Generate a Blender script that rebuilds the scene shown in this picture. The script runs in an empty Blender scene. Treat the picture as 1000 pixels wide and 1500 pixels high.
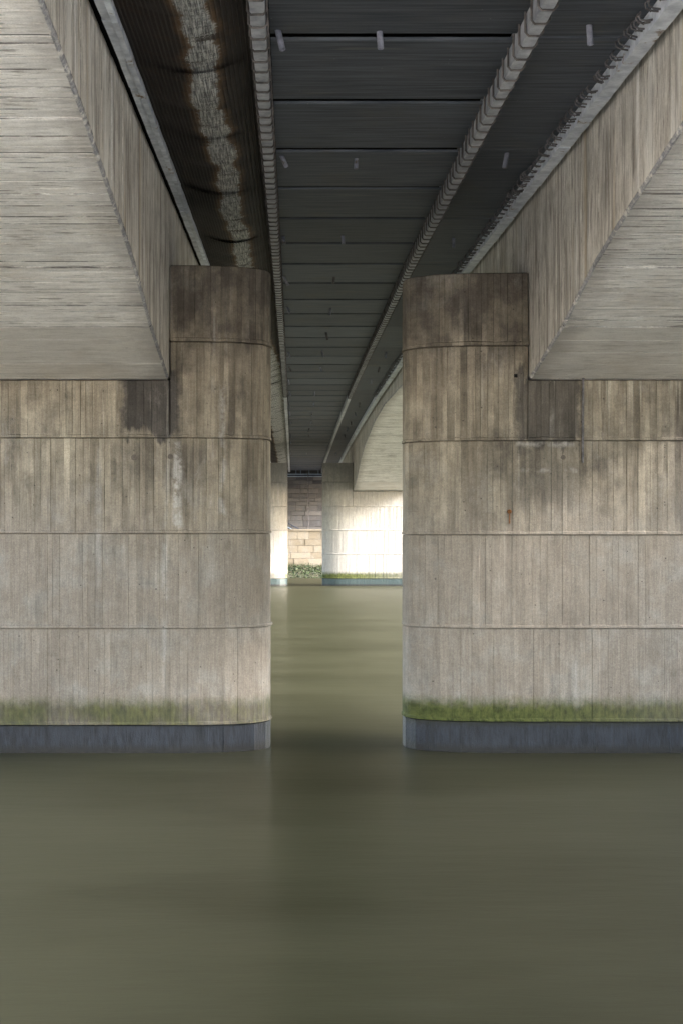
import bpy, math, random
from mathutils import Vector, Matrix

random.seed(7)
R = math.radians
SC = bpy.context.scene
COL = SC.collection
D = 20.83          # metres from the camera to the near pier face
EYE = 3.28         # eye height above the water

# ------------------------------------------------------------------ camera
cam_d = bpy.data.cameras.new('camera')
cam = bpy.data.objects.new('camera', cam_d)
COL.objects.link(cam)
cam.location = (0, 0, EYE)
cam.rotation_euler = (R(90), 0, 0)
cam_d.sensor_fit = 'AUTO'
cam_d.sensor_width = 36
cam_d.lens = 50
cam_d.shift_x = 70 / 1500
cam_d.shift_y = 25 / 1500
cam_d.clip_start = 0.1
cam_d.clip_end = 2000
SC.camera = cam

# ------------------------------------------------------------------ world, sun, exposure
SUN_EL, SUN_AZ = 24, 100           # azimuth from +Y clockwise: behind the camera, to the right
w = bpy.data.worlds.new('World')
SC.world = w
w.use_nodes = True
wn = w.node_tree
for n in list(wn.nodes):
    wn.nodes.remove(n)
wo = wn.nodes.new('ShaderNodeOutputWorld')
wb = wn.nodes.new('ShaderNodeBackground')
ws = wn.nodes.new('ShaderNodeTexSky')
wh = wn.nodes.new('ShaderNodeHueSaturation')
ws.sky_type = 'NISHITA'
ws.sun_disc = False
ws.sun_elevation = R(SUN_EL)
ws.sun_rotation = R(SUN_AZ)
ws.air_density = 1.3
ws.dust_density = 3.0
wh.inputs['Saturation'].default_value = 0.72
wb.inputs['Strength'].default_value = 0.15
wn.links.new(ws.outputs[0], wh.inputs['Color'])
wn.links.new(wh.outputs[0], wb.inputs['Color'])
wn.links.new(wb.outputs[0], wo.inputs['Surface'])

sun_d = bpy.data.lights.new('sun', 'SUN')
sun_d.energy = 2.4
sun_d.angle = R(16)
sun_d.color = (1.0, 0.985, 0.965)
sun = bpy.data.objects.new('sun', sun_d)
COL.objects.link(sun)
_dir = Vector((math.sin(R(SUN_AZ)) * math.cos(R(SUN_EL)), math.cos(R(SUN_AZ)) * math.cos(R(SUN_EL)), math.sin(R(SUN_EL))))
sun.rotation_euler = _dir.to_track_quat('Z', 'Y').to_euler()

vs = SC.view_settings
vs.view_transform = 'Standard'
vs.look = 'None'
vs.gamma = 1
vs.exposure = 3.25
vs.use_curve_mapping = False
SC.cycles.max_bounces = 10
SC.cycles.diffuse_bounces = 5
SC.cycles.use_denoising = True
SC.cycles.sample_clamp_indirect = 6


# ------------------------------------------------------------------ node helpers
class NB:
    def __init__(self, name):
        self.m = bpy.data.materials.new(name)
        self.m.use_nodes = True
        self.t = self.m.node_tree
        self.n = self.t.nodes
        self.b = self.n['Principled BSDF']
        g = self.n.new('ShaderNodeNewGeometry')
        self.P = g.outputs['Position']
        s = self.n.new('ShaderNodeSeparateXYZ')
        self.t.links.new(self.P, s.inputs[0])
        self.x, self.y, self.z = s.outputs

    def put(self, sock, v):
        if isinstance(v, bpy.types.NodeSocket):
            self.t.links.new(v, sock)
        elif isinstance(v, tuple) and sock.type == 'RGBA':
            sock.default_value = v + (1,) if len(v) == 3 else v
        else:
            sock.default_value = v

    def mth(self, op, a, b=0.0, c=None, clamp=False):
        n = self.n.new('ShaderNodeMath')
        n.operation = op
        n.use_clamp = clamp
        self.put(n.inputs[0], a)
        self.put(n.inputs[1], b)
        if c is not None:
            self.put(n.inputs[2], c)
        return n.outputs[0]

    def mul(self, a, b): return self.mth('MULTIPLY', a, b)
    def add(self, a, b): return self.mth('ADD', a, b)
    def sub(self, a, b): return self.mth('SUBTRACT', a, b)

    def vec(self, x, y, z):
        n = self.n.new('ShaderNodeCombineXYZ')
        self.put(n.inputs[0], x); self.put(n.inputs[1], y); self.put(n.inputs[2], z)
        return n.outputs[0]

    def noise(self, v, scale=1.0, detail=4.0, rough=0.55, dist=0.0):
        n = self.n.new('ShaderNodeTexNoise')
        self.put(n.inputs['Vector'], v)
        n.inputs['Scale'].default_value = scale
        n.inputs['Detail'].default_value = detail
        n.inputs['Roughness'].default_value = rough
        n.inputs['Distortion'].default_value = dist
        return n.outputs['Fac']

    def vor(self, v, scale):
        n = self.n.new('ShaderNodeTexVoronoi')
        self.put(n.inputs['Vector'], v)
        n.inputs['Scale'].default_value = scale
        return n.outputs['Distance'], n.outputs['Color']

    def ss(self, v, a, b):
        n = self.n.new('ShaderNodeMapRange')
        n.interpolation_type = 'SMOOTHSTEP'
        self.put(n.inputs[0], v)
        n.inputs[1].default_value = a
        n.inputs[2].default_value = b
        return n.outputs[0]

    def ss2(self, v, a, b):            # smooth step that may run downwards
        return self.ss(v, a, b) if a < b else self.sub(1.0, self.ss(v, b, a))

    def mix(self, f, a, b, mode='MIX'):
        n = self.n.new('ShaderNodeMix')
        n.data_type = 'RGBA'
        n.blend_type = mode
        self.put(n.inputs['Factor'], f)
        self.put(n.inputs['A'], a)
        self.put(n.inputs['B'], b)
        return n.outputs['Result']

    def gain(self, col, f):
        return self.mix(1.0, col, self.vec(f, f, f), 'MULTIPLY')

    def attr(self, name):
        n = self.n.new('ShaderNodeAttribute')
        n.attribute_name = name
        return n.outputs['Fac']

    def box(self, x0, x1, z0, z1, soft, ux, uz):
        a = self.mul(self.ss(ux, x0 - soft, x0 + soft), self.ss2(ux, x1 + soft, x1 - soft))
        b = self.mul(self.ss(uz, z0 - soft, z0 + soft), self.ss2(uz, z1 + soft, z1 - soft))
        return self.mul(a, b)

    def bump(self, h, strength=0.3, dist=0.01):
        n = self.n.new('ShaderNodeBump')
        n.inputs['Strength'].default_value = strength
        n.inputs['Distance'].default_value = dist
        self.put(n.inputs['Height'], h)
        self.put(self.b.inputs['Normal'], n.outputs[0])

    def out(self, col, rough=0.8, spec=0.3, metal=0.0):
        self.put(self.b.inputs['Base Color'], col)
        self.put(self.b.inputs['Roughness'], rough)
        self.put(self.b.inputs['Specular IOR Level'], spec)
        self.put(self.b.inputs['Metallic'], metal)
        return self.m


M = {}


def mat_pier():
    k = NB('board_marked_concrete')
    u = k.add(k.x, k.mul(k.y, 0.8))
    st = k.noise(k.vec(k.mul(u, 5.0), 0.0, k.mul(k.z, 0.35)), 1, 6, 0.6)
    st2 = k.noise(k.vec(k.mul(u, 19.0), 3.0, k.mul(k.z, 0.9)), 1, 4, 0.6)
    st3 = k.noise(k.vec(k.mul(u, 3.2), 9.0, k.mul(k.z, 0.16)), 1, 3, 0.5)
    bl = k.noise(k.P, 0.55, 5, 0.6)
    bl2 = k.noise(k.P, 1.9, 6, 0.65)
    fn = k.noise(k.P, 34, 4, 0.7)
    wob = k.sub(k.noise(k.vec(k.mul(u, 6.0), 1.0, k.mul(k.z, 2.0)), 1, 5), 0.5)
    zone = k.ss(k.add(k.z, k.mul(k.sub(bl, 0.5), 2.2)), 2.7, 4.2)
    low = k.mix(st2, (0.212, 0.178, 0.147), (0.305, 0.271, 0.234))
    low = k.mix(k.ss(bl2, 0.45, 0.7), low, (0.295, 0.272, 0.243))
    upc = k.mix(k.ss(st, 0.3, 0.7), (0.172, 0.146, 0.114), (0.37, 0.325, 0.258))
    col = k.mix(zone, low, upc)
    # sooty run-off, strongest on the upper lifts
    top = k.ss(k.add(k.z, k.mul(wob, 1.6)), 5.4, 6.9)
    soot = k.ss(k.add(k.add(k.mul(st, 0.55), k.mul(bl2, 0.6)), k.add(k.mul(zone, 0.06), k.mul(top, 0.16))), 0.62, 0.86)
    col = k.mix(k.mul(soot, 0.8), col, (0.07, 0.060, 0.054))
    # big stains below the girder corners
    xw = k.add(k.x, k.mul(k.sub(k.noise(k.P, 3.5, 6, 0.75), 0.5), 0.35))
    zw = k.add(k.z, k.mul(wob, 0.9))
    near = k.ss2(k.y, 26, 24)
    for (x0, x1, z0, z1, a) in ((-2.5, -1.68, 4.64, 5.6, 0.9), (3.24, 4.2, 4.5, 5.6, 0.75), (3.2, 4.15, 3.6, 4.6, 0.4), (-2.5, -1.3, 3.95, 4.6, 0.35), (5.4, 6.2, 3.4, 5.6, 0.3)):
        col = k.mix(k.mul(near, k.mul(k.box(x0, x1, z0, z1, 0.07 if a > 0.5 else 0.22, xw, zw), a)), col, (0.050, 0.046, 0.046))
    # lime runs
    run = k.mul(k.ss(st3, 0.60, 0.68), k.mul(k.ss(bl2, 0.4, 0.6), 0.5))
    col = k.mix(run, col, (0.40, 0.38, 0.36))
    drip = k.mul(k.ss(k.add(k.noise(k.vec(k.mul(k.x, 9), 2.0, 0.0), 1, 2), k.mul(k.sub(k.z, 5.4), 0.16)), 0.5, 0.58), k.box(4.4, 9.5, 3.7, 5.5, 0.15, k.x, k.z))
    col = k.mix(k.mul(drip, 0.7), col, (0.40, 0.37, 0.31))
    for (x0, x1, z0, z1) in ((-1.76, -1.63, 3.3, 4.55), (-1.08, -1.0, 3.5, 5.4), (3.3, 4.15, 4.12, 4.15), (3.27, 4.1, 4.5, 4.54)):
        col = k.mix(k.mul(near, k.mul(k.box(x0, x1, z0, z1, 0.04, k.add(k.x, k.mul(wob, 0.2)), k.add(k.z, k.mul(k.sub(k.noise(k.P, 7.0, 5, 0.7), 0.5), 0.12))), k.mul(k.ss(k.noise(k.P, 5.0, 6, 0.75), 0.40, 0.56), 0.75))), col, (0.42, 0.40, 0.38))
    # each board left its own tone
    tone = k.attr('tone')
    bn = k.noise(k.vec(k.mul(tone, 71.0), 0.0, k.mul(k.z, 0.75)), 1, 5, 0.65)
    col = k.gain(col, k.add(1.0, k.mul(k.sub(bn, 0.5), k.add(0.65, k.mul(zone, 1.6)))))
    cl = k.noise(k.vec(k.mul(u, 1.1), 6.0, k.mul(k.z, 0.8)), 1, 7, 0.68)
    col = k.mix(k.mul(k.ss(cl, 0.52, 0.70), k.add(0.28, k.mul(zone, 0.5))), col, (0.085, 0.072, 0.062))
    dr = k.noise(k.vec(k.mul(u, 13.0), 30.0, k.mul(k.z, 0.45)), 1, 6, 0.7)
    col = k.mix(k.mul(k.ss(dr, 0.56, 0.70), k.add(0.15, k.mul(zone, 0.45))), col, (0.065, 0.055, 0.048))
    col = k.mix(k.mul(k.ss2(dr, 0.42, 0.30), 0.45), col, (0.40, 0.37, 0.33))
    col = k.mix(k.mul(k.ss(k.noise(k.vec(k.mul(u, 1.4), 16.0, k.mul(k.z, 0.9)), 1, 7, 0.7), 0.54, 0.68), 0.4), col, (0.33, 0.31, 0.285))
    col = k.gain(col, k.add(k.sub(0.92, k.mul(zone, 0.07)), k.mul(tone, k.add(0.16, k.mul(zone, 0.14)))))
    gr = k.mul(k.attr('groove'), k.ss(k.add(k.noise(k.vec(k.mul(u, 2.5), 0.0, k.mul(k.z, 1.6)), 1, 5, 0.7), k.mul(zone, 0.08)), 0.42, 0.62))
    col = k.gain(col, k.sub(1.0, k.mul(gr, k.add(0.12, k.mul(zone, 0.4)))))
    pale = k.ss(k.y, 60, 70)  # far piers whitened in the colour to stand for their brighter light
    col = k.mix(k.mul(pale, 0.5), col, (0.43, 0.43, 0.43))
    col = k.gain(col, k.add(0.66, k.mul(fn, 0.68)))
    fs = k.noise(k.vec(k.mul(u, 45.0), 2.0, k.mul(k.z, 2.2)), 1, 4, 0.7)
    col = k.gain(col, k.add(0.62, k.mul(fs, 0.76)))
    gn = k.noise(k.P, 85, 2, 0.6)
    col = k.gain(col, k.add(0.60, k.mul(gn, 0.80)))
    mo = k.noise(k.vec(k.mul(u, 1.0), 0.0, k.mul(k.z, 0.6)), 9, 7, 0.75)
    col = k.gain(col, k.add(0.70, k.mul(mo, 0.60)))
    pd, pc = k.vor(k.vec(u, 0.0, k.z), 9)
    sp = k.n.new('ShaderNodeSeparateColor'); k.t.links.new(pc, sp.inputs[0])
    pit = k.mul(k.ss2(pd, 0.11, 0.07), k.ss(sp.outputs[0], 0.70, 0.73))
    col = k.mix(k.mul(pit, 0.75), col, (0.05, 0.045, 0.04))
    # algae above the tide line
    az = k.add(k.z, k.mul(k.sub(k.noise(k.vec(k.mul(u, 8), 5.0, k.mul(k.z, 5.0)), 1, 6, 0.7), 0.5), 0.30))
    al = k.ss2(az, 0.88, 0.62)
    pal = k.mth('MAXIMUM', k.mul(k.ss(k.noise(k.P, 0.9, 4), 0.40, 0.62), 0.7), k.mul(k.ss(k.x, 1.0, 1.6), k.ss2(k.x, 8.5, 3.0)))
    al = k.mul(al, k.add(0.55, k.mul(pal, 0.45)))
    alc = k.mix(k.ss(k.noise(k.vec(k.mul(u, 16), 0.0, k.mul(k.z, 4)), 1, 4), 0.40, 0.68), (0.026, 0.025, 0.017), (0.105, 0.098, 0.040))
    alc = k.mix(k.mul(pal, 0.75), alc, k.mix(k.ss(k.noise(k.vec(k.mul(u, 12.0), 0.0, k.mul(k.z, 7.0)), 1, 6, 0.75), 0.3, 0.66), (0.026, 0.036, 0.009), (0.115, 0.135, 0.036)))
    col = k.mix(al, col, alc)
    k.bump(k.add(k.mul(fn, 0.7), k.add(k.mul(st2, 0.6), k.mul(pit, -2.0))), 0.45, 0.012)
    return k.out(col, k.add(0.68, k.mul(fn, 0.25)), 0.25)


def mat_wet():
    k = NB('wet_tide_band_concrete')
    u = k.add(k.x, k.mul(k.y, 0.8))
    st = k.ss(k.noise(k.vec(k.mul(u, 14.0), 0.0, k.mul(k.z, 2.2)), 1, 7, 0.75), 0.3, 0.7)
    fn = k.noise(k.P, 30, 4, 0.7)
    bl = k.noise(k.P, 1.2, 4)
    col = k.mix(st, (0.006, 0.008, 0.012), (0.030, 0.036, 0.052))
    col = k.mix(k.ss(bl, 0.5, 0.75), col, (0.028, 0.033, 0.046))
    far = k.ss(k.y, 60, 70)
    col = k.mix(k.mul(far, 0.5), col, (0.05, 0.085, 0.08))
    rg = k.add(k.z, k.mul(k.sub(k.noise(k.vec(k.mul(u, 13), 7.0, k.mul(k.z, 6)), 1, 6, 0.75), 0.5), 0.22))
    col = k.mix(k.mul(k.ss(rg, 0.36, 0.44), 0.75), col, (0.016, 0.018, 0.011))
    wl = k.add(k.z, k.mul(k.sub(k.noise(k.vec(k.mul(u, 9), 0.0, 0.0), 1, 4), 0.5), 0.12))
    col = k.mix(k.ss2(wl, 0.16, 0.03), col, (0.015, 0.015, 0.016))
    k.bump(k.add(fn, k.mul(st, 1.5)), 0.5, 0.01)
    return k.out(col, k.add(0.32, k.mul(fn, 0.25)), 0.4)


def mat_girder(name, axis, smooth=False):
    """pale board-marked concrete: axis 'wall' has upright streaks, 'soffit' streaks running across"""
    k = NB(name)
    u, v = (k.y, k.z) if axis == 'wall' else (k.y, k.x)
    amt = 0.35 if smooth else 1.0
    tone = k.attr('tone')
    st = k.noise(k.vec(k.mul(u, 4.0), 0.0, k.mul(v, 1.3)), 1, 8, 0.75)
    st2 = k.noise(k.vec(k.mul(u, 20.0), 4.0, k.mul(v, 3.0)), 1, 7, 0.75)
    st3 = k.noise(k.vec(k.mul(u, 3.0), 8.0, k.mul(v, 0.22)), 1, 4, 0.6)
    bn = k.noise(k.vec(k.mul(tone, 71.0), 0.0, k.mul(v, 0.9)), 1, 6, 0.7)
    bl = k.noise(k.P, 0.8, 6, 0.65)
    fn = k.noise(k.P, 30, 4, 0.7)
    if axis == 'wall':
        c0, c1, c2 = (0.30, 0.27, 0.235), (0.68, 0.65, 0.605), (0.90, 0.885, 0.865)
    elif smooth:
        c0, c1, c2 = (0.50, 0.475, 0.44), (0.68, 0.66, 0.63), (0.80, 0.79, 0.77)
    else:
        c0, c1, c2 = (0.62, 0.605, 0.585), (0.78, 0.765, 0.745), (0.86, 0.85, 0.83)
    col = k.mix(k.ss(st, 0.28, 0.56), c0, c1)
    col = k.mix(k.mul(k.ss(st3, 0.56, 0.68), 0.7), col, c2)
    col = k.mix(k.mul(k.ss(bl, 0.50, 0.70), 0.35), col, (0.50, 0.455, 0.39))
    fine = k.ss(st2, 0.36, 0.52)
    col = k.gain(col, k.add(1.04 - 0.16 * amt, k.mul(fine, 0.16 * amt)))
    col = k.gain(col, k.add(1.0, k.mul(k.sub(bn, 0.5), 0.9 * amt)))
    gn = k.noise(k.P, 60, 2, 0.6)
    col = k.gain(col, k.add(0.72, k.mul(gn, 0.56)))
    gr = k.mul(k.attr('groove'), k.ss(k.noise(k.vec(k.mul(u, 3.0), 1.0, k.mul(v, 1.7)), 1, 6, 0.75), 0.38, 0.56))
    col = k.gain(col, k.sub(1.0, k.mul(gr, 0.85 * amt)))
    ds = k.noise(k.vec(k.mul(u, 24.0), k.mul(v, 1.5), 6.0), 1, 5, 0.65)
    pk = k.noise(k.P, 1.1, 4, 0.6)
    col = k.mix(k.mul(k.ss(k.add(ds, k.mul(k.sub(pk, 0.5), 0.35)), 0.585, 0.63), 0.75 * amt), col, (0.15, 0.13, 0.115))
    ck = k.noise(k.vec(k.mul(u, 9.0), k.mul(v, 1.6), 2.0), 1, 6, 0.75)
    col = k.mix(k.mul(k.ss(ck, 0.64, 0.70), 0.65), col, (0.10, 0.085, 0.08))
    if axis == 'wall':
        leak = k.mul(k.ss(k.noise(k.vec(k.mul(u, 1.6), 3.0, k.mul(v, 0.1)), 1, 3), 0.56, 0.63), 0.6)
        col = k.mix(leak, col, (0.86, 0.84, 0.80))
        dk = k.mul(k.ss(k.noise(k.vec(k.mul(u, 4.5), 23.0, k.mul(v, 0.25)), 1, 6, 0.7), 0.50, 0.62), 0.7)
        col = k.mix(dk, col, (0.20, 0.175, 0.15))
        rust = k.mul(k.ss(k.noise(k.vec(k.mul(u, 2.1), 13.0, k.mul(v, 0.1)), 1, 3), 0.58, 0.7), 0.45)
        col = k.mix(rust, col, (0.46, 0.36, 0.22))
    else:
        pt = k.noise(k.P, 1.3, 7, 0.75)
        col = k.mix(k.mul(k.ss(pt, 0.57, 0.62), 0.4), col, (0.76, 0.74, 0.70))
        # grime creeping in from the inner edges
        for g0, sg in ((-1.82, -1.0), (3.45, 1.0)):
            dx = k.mul(k.sub(k.x, g0), sg)
            e = k.mul(k.ss2(k.add(dx, k.mul(k.sub(k.noise(k.P, 2.2, 6, 0.7), 0.5), 0.7)), 0.42, 0.0), k.ss(dx, -0.3, 0.0))
            col = k.mix(k.mul(e, 0.45), col, (0.20, 0.18, 0.165))
    k.bump(k.add(k.mul(fn, 0.5), k.mul(fine, 1.2 * amt)), 0.5, 0.012)
    return k.out(col, 0.85, 0.2)


def mat_plain(name, a, b, scale=6.0, rough=0.8, spec=0.3, metal=0.0, stain=None, sscale=2.5, bump=0.4, s0=0.55, s1=0.68, stretch=(1, 1, 1)):
    k = NB(name)
    v = k.vec(k.mul(k.x, stretch[0]), k.mul(k.y, stretch[1]), k.mul(k.z, stretch[2]))
    n = k.noise(v, scale, 6, 0.65)
    fn = k.noise(k.P, 40, 3, 0.7)
    col = k.mix(k.ss(n, 0.3, 0.7), a, b)
    if stain:
        col = k.mix(k.ss(k.noise(k.P, sscale, 6, 0.7), s0, s1), col, stain)
    oi = k.n.new('ShaderNodeObjectInfo')
    col = k.gain(col, k.add(0.85, k.mul(oi.outputs['Random'], 0.3)))
    k.bump(k.add(n, k.mul(fn, 0.6)), bump, 0.01)
    return k.out(col, rough, spec, metal)


def mat_deck():
    k = NB('dark_plank_soffit')
    st = k.noise(k.vec(k.mul(k.x, 0.8), k.mul(k.y, 16.0), 0.0), 1, 6, 0.65)
    bl = k.noise(k.vec(k.mul(k.x, 1.0), k.mul(k.y, 0.7), 0.0), 1, 5, 0.6)
    fn = k.noise(k.P, 45, 3, 0.7)
    oi = k.n.new('ShaderNodeObjectInfo')
    col = k.mix(k.ss(st, 0.3, 0.72), (0.036, 0.043, 0.056), (0.100, 0.110, 0.133))
    col = k.mix(k.mul(k.ss(bl, 0.52, 0.72), 0.5), col, (0.085, 0.082, 0.075))
    col = k.gain(col, k.add(0.8, k.mul(oi.outputs['Random'], 0.4)))
    run = k.mul(k.ss(k.noise(k.vec(k.mul(k.x, 0.5), k.mul(k.y, 5.0), 7.0), 1, 3), 0.64, 0.70), 0.35)
    col = k.mix(run, col, (0.17, 0.16, 0.14))
    d, c = k.vor(k.P, 5)
    col = k.mix(k.mul(k.ss2(d, 0.05, 0.03), 0.5), col, (0.25, 0.25, 0.25))
    k.bump(k.add(k.mul(st, 1.2), k.mul(fn, 0.5)), 0.5, 0.01)
    return k.out(col, 0.72, 0.3)


def mat_sheet():
    k = NB('rusty_ribbed_metal')
    ny = k.noise(k.vec(k.mul(k.x, 1.0), k.mul(k.y, 1.2), 0.0), 1, 5, 0.7)
    fr = k.noise(k.vec(k.mul(k.x, 2.0), k.mul(k.y, 9.0), 0.0), 1, 5, 0.7)
    fn = k.noise(k.P, 60, 3, 0.7)
    mesh = k.mth('MULTIPLY_ADD', k.noise(k.vec(k.mul(k.x, 70), k.mul(k.y, 2.5), 0.0), 1, 3, 0.6), 0.6, k.mul(k.noise(k.vec(k.mul(k.x, 5), k.mul(k.y, 22), 0.0), 1, 5, 0.7), 0.4))
    cx = k.add(k.add(-0.90, k.mul(k.ss(k.y, 30, 50), 0.18)), k.mul(k.sub(k.noise(k.vec(0.0, k.mul(k.y, 0.35), 4.0), 1, 2), 0.5), 0.25))
    dx = k.mth('ABSOLUTE', k.sub(k.x, cx))
    wide = k.add(k.add(k.sub(0.125, k.mul(k.attr('groove'), 0.05)), k.mul(k.ss(k.y, 32, 52), 0.22)), k.mul(k.sub(k.noise(k.vec(1.0, k.mul(k.y, 1.1), 9.0), 1, 3), 0.45), 0.26))
    dd = k.sub(k.add(dx, k.mul(k.sub(fr, 0.5), 0.20)), wide)
    base = k.mix(ny, (0.010, 0.0075, 0.0075), (0.026, 0.018, 0.016))
    rust = k.mix(fr, (0.040, 0.021, 0.012), (0.22, 0.13, 0.06))
    pale = k.mix(k.ss(mesh, 0.40, 0.62), (0.09, 0.092, 0.10), (0.62, 0.62, 0.61))
    col = k.mix(k.mul(k.ss2(dd, 0.12, 0.0), 0.9), base, rust)
    col = k.mix(k.ss2(dd, 0.03, -0.02), col, pale)
    cut = k.ss(k.noise(k.vec(k.mul(k.x, 0.9), k.mul(k.y, 3.2), 20.0), 1, 3), 0.60, 0.66)
    col = k.mix(k.mul(cut, 0.85), col, (0.03, 0.018, 0.012))
    lapm = k.mul(k.ss(k.add(k.attr('groove'), k.mul(k.sub(fr, 0.5), 0.8)), 0.72, 0.95), 0.7)
    col = k.mix(lapm, col, (0.022, 0.014, 0.011))
    rib = k.attr('tone')
    col = k.mix(k.mul(rib, 0.15), col, (0.16, 0.145, 0.135))
    k.bump(k.add(mesh, fn), 0.5, 0.006)
    return k.out(col, 0.72, 0.3, 0.0)


def mat_water():
    k = NB('silty_river_water')
    w1 = k.noise(k.vec(k.mul(k.x, 0.22), k.mul(k.y, 0.8), 0.0), 1, 6, 0.62)
    w2 = k.noise(k.vec(k.mul(k.x, 2.2), k.mul(k.y, 6.0), 0.0), 1, 4, 0.6)
    bl = k.ss(k.noise(k.vec(k.mul(k.x, 0.16), k.mul(k.y, 0.3), 3.0), 1, 6, 0.65), 0.3, 0.7)
    col = k.mix(bl, (0.031, 0.031, 0.018), (0.047, 0.047, 0.029))
    col = k.mix(k.mul(k.ss(w1, 0.5, 0.75), 0.15), col, (0.075, 0.077, 0.055))
    k.bump(k.add(k.mul(w1, 1.0), k.mul(w2, 0.015)), 0.10, 0.12)
    m = k.out(col, 0.29, 0.36)
    k.b.inputs['Anisotropic'].default_value = 0.85
    k.put(k.b.inputs['Tangent'], k.vec(0.0, 1.0, 0.0))
    k.b.inputs['IOR'].default_value = 1.33
    return m


def mat_stone(name, a, b, c):
    k = NB(name)
    oi = k.n.new('ShaderNodeObjectInfo')
    n = k.noise(k.P, 2.2, 6, 0.7)
    f = k.noise(k.P, 14, 5, 0.7)
    col = k.mix(oi.outputs['Random'], a, b)
    col = k.mix(k.ss(n, 0.45, 0.7), col, c)
    col = k.gain(col, k.add(0.7, k.mul(f, 0.6)))
    wet = k.ss2(k.add(k.z, k.mul(k.sub(n, 0.5), 0.8)), 0.9, 0.5)
    col = k.mix(k.mul(wet, 0.7), col, (0.05, 0.06, 0.03))
    k.bump(k.add(n, f), 0.6, 0.03)
    return k.out(col, 0.88, 0.2)


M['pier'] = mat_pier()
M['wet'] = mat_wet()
M['wall'] = mat_girder('girder_wall_concrete', 'wall')
M['soffit'] = mat_girder('girder_soffit_concrete', 'soffit')
M['smooth'] = mat_girder('smooth_haunch_concrete', 'soffit', True)
M['arris'] = mat_plain('flaking_arris', (0.24, 0.24, 0.265), (0.46, 0.455, 0.47), 25, 0.85, 0.2, stain=(0.72, 0.70, 0.67), sscale=6.0, s0=0.52, s1=0.62)
M['ledge'] = mat_plain('pale_bearing_ledge', (0.46, 0.50, 0.58), (0.76, 0.80, 0.88), 5, 0.8, 0.3, stain=(0.22, 0.15, 0.10), sscale=2.2, s0=0.60, s1=0.68)
M['rib'] = mat_plain('grey_rib_concrete', (0.27, 0.28, 0.31), (0.50, 0.51, 0.55), 5, 0.85, 0.2, stain=(0.22, 0.14, 0.10), sscale=0.9, s0=0.66, s1=0.72)
M['bar'] = mat_plain('reinforcing_bar', (0.04, 0.036, 0.036), (0.16, 0.145, 0.14), 9, 0.6, 0.4)
M['darkbar'] = mat_plain('dark_bar', (0.04, 0.037, 0.04), (0.16, 0.15, 0.16), 9, 0.5, 0.5)
M['deck'] = mat_deck()
M['sheet'] = mat_sheet()
M['shadow'] = mat_plain('shade_black_concrete', (0.010, 0.010, 0.011), (0.018, 0.018, 0.019), 3, 0.9, 0.1)  # near-black colour paints in the shade of gaps and joints
M['plastic'] = mat_plain('grey_plastic_pipe', (0.11, 0.115, 0.15), (0.30, 0.31, 0.37), 6, 0.4, 0.5, stain=(0.10, 0.085, 0.06), sscale=9)
M['water'] = mat_water()
M['stone_low'] = mat_stone('buff_stone', (0.22, 0.185, 0.14), (0.30, 0.26, 0.21), (0.27, 0.245, 0.215))
M['stone_high'] = mat_stone('grey_stone', (0.07, 0.066, 0.07), (0.16, 0.15, 0.145), (0.105, 0.104, 0.11))
M['mortar'] = mat_plain('mortar', (0.09, 0.085, 0.08), (0.15, 0.14, 0.13), 5)
M['bluepaint'] = mat_plain('blue_grey_paint', (0.24, 0.30, 0.38), (0.34, 0.40, 0.48), 4, 0.5, 0.4)
M['darkpaint'] = mat_plain('dark_blue_paint', (0.02, 0.03, 0.05), (0.04, 0.05, 0.08), 4, 0.4, 0.5)
M['mud'] = mat_plain('river_mud', (0.05, 0.05, 0.035), (0.09, 0.08, 0.055), 3, 0.5, 0.4)
M['rust'] = mat_plain('rusty_iron', (0.07, 0.03, 0.012), (0.22, 0.09, 0.03), 20, 0.8, 0.2)
M['plug'] = mat_plain('dark_mortar_plug', (0.09, 0.08, 0.07), (0.15, 0.13, 0.11), 20, 0.9, 0.2)
M['shingle'] = mat_plain('bounce_shingle', (0.38, 0.35, 0.31), (0.58, 0.55, 0.50), 12, 0.9, 0.2)
M['bed'] = mat_plain('blocker_concrete', (0.30, 0.28, 0.25), (0.42, 0.39, 0.35), 2, 0.9, 0.2)


def mat_leaf():
    k = NB('weed_leaf')
    t = k.attr('tone')
    n = k.noise(k.P, 1.5, 4)
    col = k.mix(t, (0.010, 0.022, 0.010), (0.045, 0.065, 0.022))
    col = k.mix(k.ss(n, 0.5, 0.7), col, (0.016, 0.030, 0.018))
    return k.out(col, 0.6, 0.3)


M['leaf'] = mat_leaf()


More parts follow.
